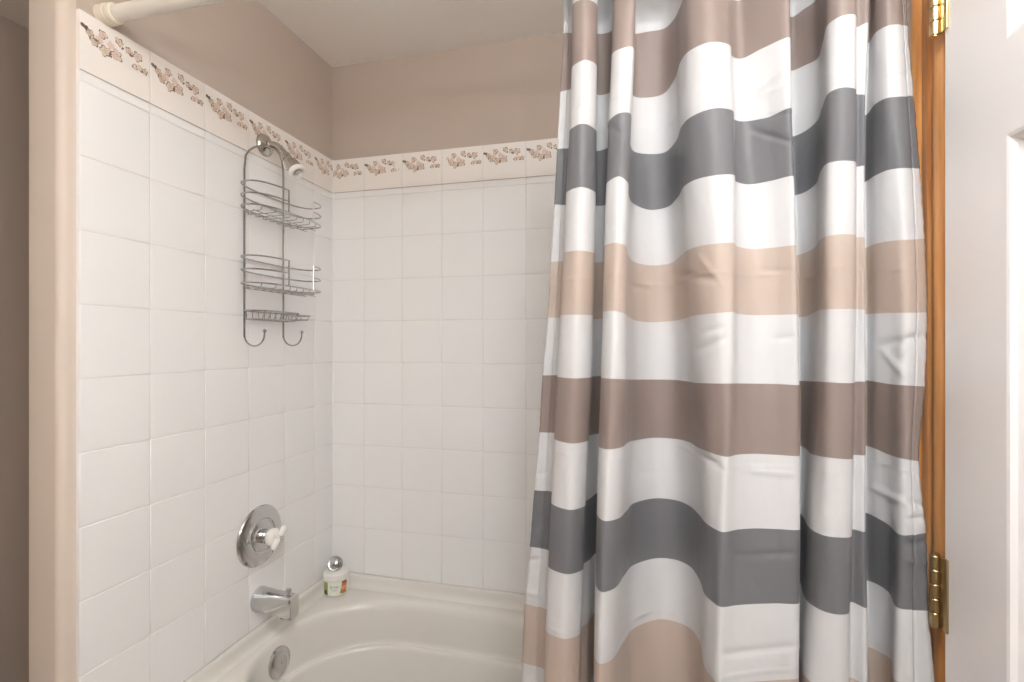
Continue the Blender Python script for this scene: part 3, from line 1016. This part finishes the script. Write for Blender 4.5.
def fit(node):
    # unknowns: sag of the line e, and distance d(z) = d0 + d1 z + d2 z^2
    rows, rhs = [], []
    for k, p in zip(KS, node):
        if p is None:
            continue
        z = ZK0 - k * HS
        q = HY - p[1]
        rows.append([-F_PX, q, q * z, q * z * z]); rhs.append(F_PX * z)
    rows.append([900, 0, 0, 0]); rhs.append(0)
    rows.append([0, 0, 0, 55]); rhs.append(0)
    rows.append([0, 0, 30, 0]); rhs.append(30 * 0.16)
    A = [[sum(r[i] * r[j] for r in rows) for j in range(4)] for i in range(4)]
    y = [sum(r[i] * t for r, t in zip(rows, rhs)) for i in range(4)]
    return solve(A, y)


KALL = list(range(-7, 12))


def complete(node):
    e, d0, d1, d2 = fit(node)
    out = {}
    for k, p in zip(KS, node):
        z = ZK0 - k * HS
        d = d0 + d1 * z + d2 * z * z
        if p is not None:
            zz = d * (HY - p[1]) / F_PX
            zz = max(min(zz, z + e + 0.012), z + e - 0.012)
            out[k] = [p[0], d, zz]
    ks = sorted(out)
    for k in KALL:
        if k in out:
            continue
        z = ZK0 - k * HS
        zc_ = max(min(z, ZK0 + 5 * HS), ZK0 - 6 * HS)
        d = d0 + d1 * zc_ + d2 * zc_ * zc_
        if k < ks[0]:
            sl = (out[ks[0]][0] - out[ks[2]][0]) / (ks[0] - ks[2])
            x = out[ks[0]][0] + sl * 0.6 * (k - ks[0])
        else:
            sl = (out[ks[-1]][0] - out[ks[-3]][0]) / 2
            x = out[ks[-1]][0] + sl * 0.6 * (k - ks[-1])
        out[k] = [x, d, z + e]
    return out


full = [complete(nd) if isinstance(nd, list) else nd for nd in NODES]
for i, nd in enumerate(full):
    if isinstance(nd, tuple):
        a, c = full[i - 1], full[i + 1]
        w = nd[2]
        full[i] = {k: [(a[k][0] * (1 - w) + c[k][0] * w) + nd[1], a[k][1] * (1 - w) + c[k][1] * w, a[k][2] * (1 - w) + c[k][2] * w] for k in KALL}


def cr(p0, p1, p2, p3, t):
    return 0.5 * ((2 * p1) + (p2 - p0) * t + (2 * p0 - 5 * p1 + 4 * p2 - p3) * t * t + (3 * p1 - p0 - 3 * p2 + p3) * t ** 3)


def node_at(nd, kf):
    k = min(max(math.floor(kf), KALL[0] + 1), KALL[-1] - 2)
    t = kf - k
    o = [cr(nd[k - 1][c], nd[k][c], nd[k + 1][c], nd[k + 2][c], t) for c in range(3)]
    rx, ry = ray(o[0])
    return Vector((rx * o[1], ry * o[1], ZC + o[2]))


def cr_cent(P, i, t):
    """centripetal Catmull-Rom through P[i], P[i+1]"""
    p1, p2 = P[i], P[i + 1]
    p0 = P[i - 1] if i > 0 else p1 * 2 - p2
    p3 = P[i + 2] if i + 2 < len(P) else p2 * 2 - p1
    t0 = 0.0
    t1 = t0 + max((p1 - p0).length, 1e-6) ** 0.5
    t2 = t1 + max((p2 - p1).length, 1e-6) ** 0.5
    t3 = t2 + max((p3 - p2).length, 1e-6) ** 0.5
    tt = t1 + (t2 - t1) * t
    a1 = p0 * ((t1 - tt) / (t1 - t0)) + p1 * ((tt - t0) / (t1 - t0))
    a2 = p1 * ((t2 - tt) / (t2 - t1)) + p2 * ((tt - t1) / (t2 - t1))
    a3 = p2 * ((t3 - tt) / (t3 - t2)) + p3 * ((tt - t2) / (t3 - t2))
    b1 = a1 * ((t2 - tt) / (t2 - t0)) + a2 * ((tt - t0) / (t2 - t0))
    b2 = a2 * ((t3 - tt) / (t3 - t1)) + a3 * ((tt - t1) / (t3 - t1))
    return b1 * ((t2 - tt) / (t2 - t1)) + b2 * ((tt - t1) / (t2 - t1))


SUB, CSUB = 28, 8
K_TOP, K_BOT = -5.9, 10.5
K_TOP = math.floor(K_TOP * SUB) / SUB
nrow = int(round((K_BOT - K_TOP) * SUB)) + 1
cm = {'w': 0, 't': 1, 'b': 2, 'g': 3}
stripe = {}
for k in range(-9, 14):
    q = (k + 5) % 12                       # brown at -5, grey at -3, tan at -1, brown at 1 ...
    stripe[k] = {0: 'b', 2: 'g', 4: 't', 6: 'b', 8: 'g', 10: 't'}.get(q, 'w')
V, Fc, MI = [], [], []
ncol = (len(full) - 1) * CSUB + 1
for r in range(nrow):
    kf = K_TOP + r / SUB
    P = [node_at(nd, kf) for nd in full]
    for i in range(len(P) - 1):
        for s in range(CSUB):
            V.append(cr_cent(P, i, s / CSUB))
    V.append(P[-1])
for r in range(nrow - 1):
    kk = math.floor(K_TOP + (r + 0.5) / SUB)
    for c in range(ncol - 1):
        Fc.append([r * ncol + c, r * ncol + c + 1, (r + 1) * ncol + c + 1, (r + 1) * ncol + c])
        MI.append(cm[stripe[kk]])
# creases pressed into the cloth: (start, end, height mm, half width px on the photo)
CREASES = [((757, 91), (787, 66), 2.0, 2.4), ((754, 131), (792, 142), -2.4, 2.4), ((764, 118), (791, 112), -1.4, 2.0), ((676, 274), (722, 281), -1.6, 3.5), ((700, 258), (722, 284), 1.4, 3.0),
           ((698, 350), (726, 338), -1.6, 3.0), ((702, 333), (724, 327), -1.2, 2.5), ((880, 346), (925, 335), -2.4, 3.2), ((882, 350), (908, 379), 1.8, 3.0), ((697, 453), (723, 470), -2.2, 3.0),
           ((731, 557), (798, 553), -1.6, 2.6), ((722, 655), (797, 646), -1.5, 3.0), ((872, 487), (907, 504), 2.4, 3.0), ((908, 500), (925, 507), -2.0, 2.2), ((907, 519), (924, 517), -1.8, 2.2),
           ((905, 545), (926, 541), -1.6, 2.4), ((904, 560), (926, 563), 1.4, 2.4), ((606, 124), (621, 134), -1.6, 2.0), ((622, 134), (623, 168), 1.2, 1.8), ((632, 286), (651, 292), -1.4, 2.2),
           ((535, 474), (551, 472), -1.6, 2.2), ((527, 592), (545, 596), 1.6, 2.2), ((530, 560), (546, 558), -1.2, 2.0), ((760, 270), (797, 272), -1.2, 2.2), ((740, 470), (797, 474), 1.3, 2.6),
           ((638, 616), (652, 608), 1.4, 2.0), ((858, 265), (864, 267), -1.5, 2.0), ((770, 340), (797, 336), -1.0, 2.4), ((548, 300), (556, 297), -1.4, 2.0), ((633, 474), (668, 470), -0.9, 3.0)]
# the gathered top edge comes forward to hang under the rod
for v in V:
    w_ = max(0.0, min(1.0, (v.z - (ZC + 0.585)) / 0.075))
    v.y += (RY + 0.45 * (v.y - 0.86) - v.y) * w_ * w_ * (3 - 2 * w_)
V0 = [v.copy() for v in V]
for vi, v in enumerate(V):
    dd = -v.x * SN + v.y * CS
    if dd < 0.3:
        continue
    ux = CX + F_PX * (v.x * CS + v.y * SN) / dd
    uy = HY - F_PX * (v.z - ZC) / dd
    for (x0, y0), (x1, y1), h, w_ in CREASES:
        if not (min(x0, x1) - 8 < ux < max(x0, x1) + 8 and min(y0, y1) - 10 < uy < max(y0, y1) + 10):
            continue
        L2 = (x1 - x0) ** 2 + (y1 - y0) ** 2
        t = max(0.0, min(1.0, ((ux - x0) * (x1 - x0) + (uy - y0) * (y1 - y0)) / L2))
        ds = (ux - x0 - t * (x1 - x0)) ** 2 + (uy - y0 - t * (y1 - y0)) ** 2
        c_ = vi % ncol
        tg = V0[vi + (1 if c_ < ncol - 1 else 0)] - V0[vi - (1 if c_ > 0 else 0)]
        nn = Vector((tg.y, -tg.x, 0)).normalized()
        if nn.x * v.x + nn.y * v.y > 0:
            nn = -nn
        v += nn * (0.0013 * h * exp(-ds / (w_ * w_)) * (0.35 + 0.65 * sin(pi * min(max(t, 0.02), 0.98)) ** 0.5))
for v in V:
    v.x = min(v.x, XR - 0.018 if v.y < 0.91 else XR - 0.012)
org = Vector((0.13, 0.85, 0.0))
me = bpy.data.meshes.new('shower_curtain')
me.from_pydata([v - org for v in V], [], Fc)
for m_ in ('f_white', 'f_tan', 'f_brown', 'f_gray'):
    me.materials.append(M[m_])
me.polygons.foreach_set('material_index', MI)
me.polygons.foreach_set('use_smooth', [True] * len(Fc))
me.update()
ei = {e.key: e for e in me.edges}
for col in (22 - 1, 35 + 4):
    c = col * CSUB
    for r in range(nrow - 1):
        e = ei.get((r * ncol + c, (r + 1) * ncol + c))
        if e: e.use_edge_sharp = True
cur = bpy.data.objects.new('shower_curtain', me)
COL.objects.link(cur)
cur.location = org
tag(cur, 'striped white, tan, brown and grey shower curtain bunched at the right of the rod', 'shower curtain')

# wire hooks holding the top edge to the rod
for q in range(9):
    c = int((q + 0.35) / 9 * (ncol - 1))
    top = V[c]
    b = B()
    ring = [Vector((top.x, RY + 0.0225 * sin(2 * pi * i / 24), RZ - 0.005 + 0.0225 * cos(2 * pi * i / 24))) for i in range(25)]
    bot = ring[12]
    ring = ring[:13] + [Vector((top.x, (bot.y + top.y) / 2, (bot.z + top.z) / 2)), top + Vector((0, 0, -0.008))]
    pts = [Vector((top.x, RY + 0.0225 * sin(2 * pi * i / 24), RZ - 0.005 + 0.0225 * cos(2 * pi * i / 24))) for i in range(14, 25)]
    b.tube(pts + ring[1:], 0.0016, M['nickel'], 8)
    b.build('hook', cur)

# stitched hems folded over at both free edges
for c0, c1 in ((0, 5), (ncol - 5, ncol - 1)):
    hv, hf, hm_ = [], [], []
    w_ = c1 - c0 + 1
    for r in range(nrow):
        for c in range(c0, c1 + 1):
            p = V[r * ncol + c]
            q0 = V[r * ncol + max(c - 1, 0)]
            q1 = V[r * ncol + min(c + 1, ncol - 1)]
            t = (q1 - q0)
            nn = Vector((t.y, -t.x, 0)).normalized()
            if nn.y > 0: nn = -nn
            lift = 0.0012 + 0.0006 * sin(r * 0.9) * sin(r * 0.31 + c)
            hv.append(p + nn * lift - org)
    for r in range(nrow - 1):
        kk = math.floor(K_TOP + (r + 0.5) / SUB)
        for c in range(w_ - 1):
            hf.append([r * w_ + c, r * w_ + c + 1, (r + 1) * w_ + c + 1, (r + 1) * w_ + c]); hm_.append(cm[stripe[kk]])
    hme = bpy.data.meshes.new('hem')
    hme.from_pydata(hv, [], hf)
    for m_ in ('f_white', 'f_tan', 'f_brown', 'f_gray'):
        hme.materials.append(M[m_])
    hme.polygons.foreach_set('material_index', hm_)
    hme.polygons.foreach_set('use_smooth', [True] * len(hf))
    ho = bpy.data.objects.new('hem', hme)
    COL.objects.link(ho)
    ho.parent = cur
    sm = ho.modifiers.new('thickness', 'SOLIDIFY')
    sm.thickness = 0.0008

# ------------------------------------------------------------------ lamps
lamp = thing('ceiling_lamp', 'round frosted ceiling lamp on a short stem, above the viewer', 'ceiling lamp', (0.14, -0.02, CEIL))
lm = Matrix.Translation((0.14, -0.02, CEIL)) @ Matrix.Rotation(pi, 4, 'X')
B().lathe([(0.001, 0.0), (0.07, 0.0), (0.075, 0.005), (0.07, 0.018), (0.012, 0.024), (0.012, 0.13), (0.03, 0.135)], M['nickel'], lm, 40).build('lamp_base', lamp)
em = bpy.data.materials.new('lit_frosted_glass')
em.use_nodes = True
bb = em.node_tree.nodes['Principled BSDF']
bb.inputs['Base Color'].default_value = (0.9, 0.9, 0.88, 1)
bb.inputs['Emission Color'].default_value = (0.93, 0.975, 1.0, 1)
bb.inputs['Emission Strength'].default_value = 36.0
B().lathe([(0.030, 0.132), (0.09, 0.138), (0.13, 0.155), (0.145, 0.18), (0.13, 0.205), (0.09, 0.222), (0.04, 0.229), (0.001, 0.231)], em, lm, 40).build('lamp_shade', lamp)


em2 = em.copy()
em2.name = 'fill_globe_glass'
em2.node_tree.nodes['Principled BSDF'].inputs['Emission Strength'].default_value = 24.0
# unseen globes added behind the viewer to lift ceiling and upper walls
VX, VZ = 0.08, 1.82
fill_ob = thing('added_fill_light', 'added unseen fill light of three globes on a bar behind the viewer', 'fill light', (VX, YF, VZ))
B().box((VX - 0.30, YF, VZ - 0.055), (VX + 0.30, YF + 0.03, VZ + 0.055), M['chrome'], bev=0.006).build('fill_bar', fill_ob)
for q in (-1, 0, 1):
    so = B().lathe([(0.030, 0.028), (0.030, 0.055), (0.024, 0.060), (0.001, 0.060)], M['chrome'], frame_mx((VX + q * 0.20, YF, VZ), (0, 1, 0)), 24).build('fill_socket', fill_ob)
    B().ball(Vector((VX + q * 0.20, YF + 0.110, VZ)), 0.055, em2, 24).build('globe', so)

w = bpy.data.worlds.new('World')
SC.world = w
w.use_nodes = True
w.node_tree.nodes['Background'].inputs[0].default_value = (0.9, 0.93, 1.0, 1)
w.node_tree.nodes['Background'].inputs[1].default_value = 0.3

# ------------------------------------------------------------------ camera
cam = bpy.data.cameras.new('camera')
cam.sensor_fit = 'HORIZONTAL'
cam.sensor_width = 36
cam.lens = 36 * F_PX / 1024
cam.shift_y = (HY - 341) / 1024
cam.clip_start = 0.02
co = bpy.data.objects.new('camera', cam)
COL.objects.link(co)
co.location = (0, 0, ZC)
co.rotation_euler = (pi / 2, 0, YAW)
SC.camera = co

SC.view_settings.view_transform = 'Standard'
SC.view_settings.look = 'None'
SC.view_settings.exposure = 0.75
SC.view_settings.gamma = 1
SC.view_settings.use_curve_mapping = False
SC.cycles.max_bounces = 10
SC.cycles.diffuse_bounces = 7
SC.cycles.use_denoising = True
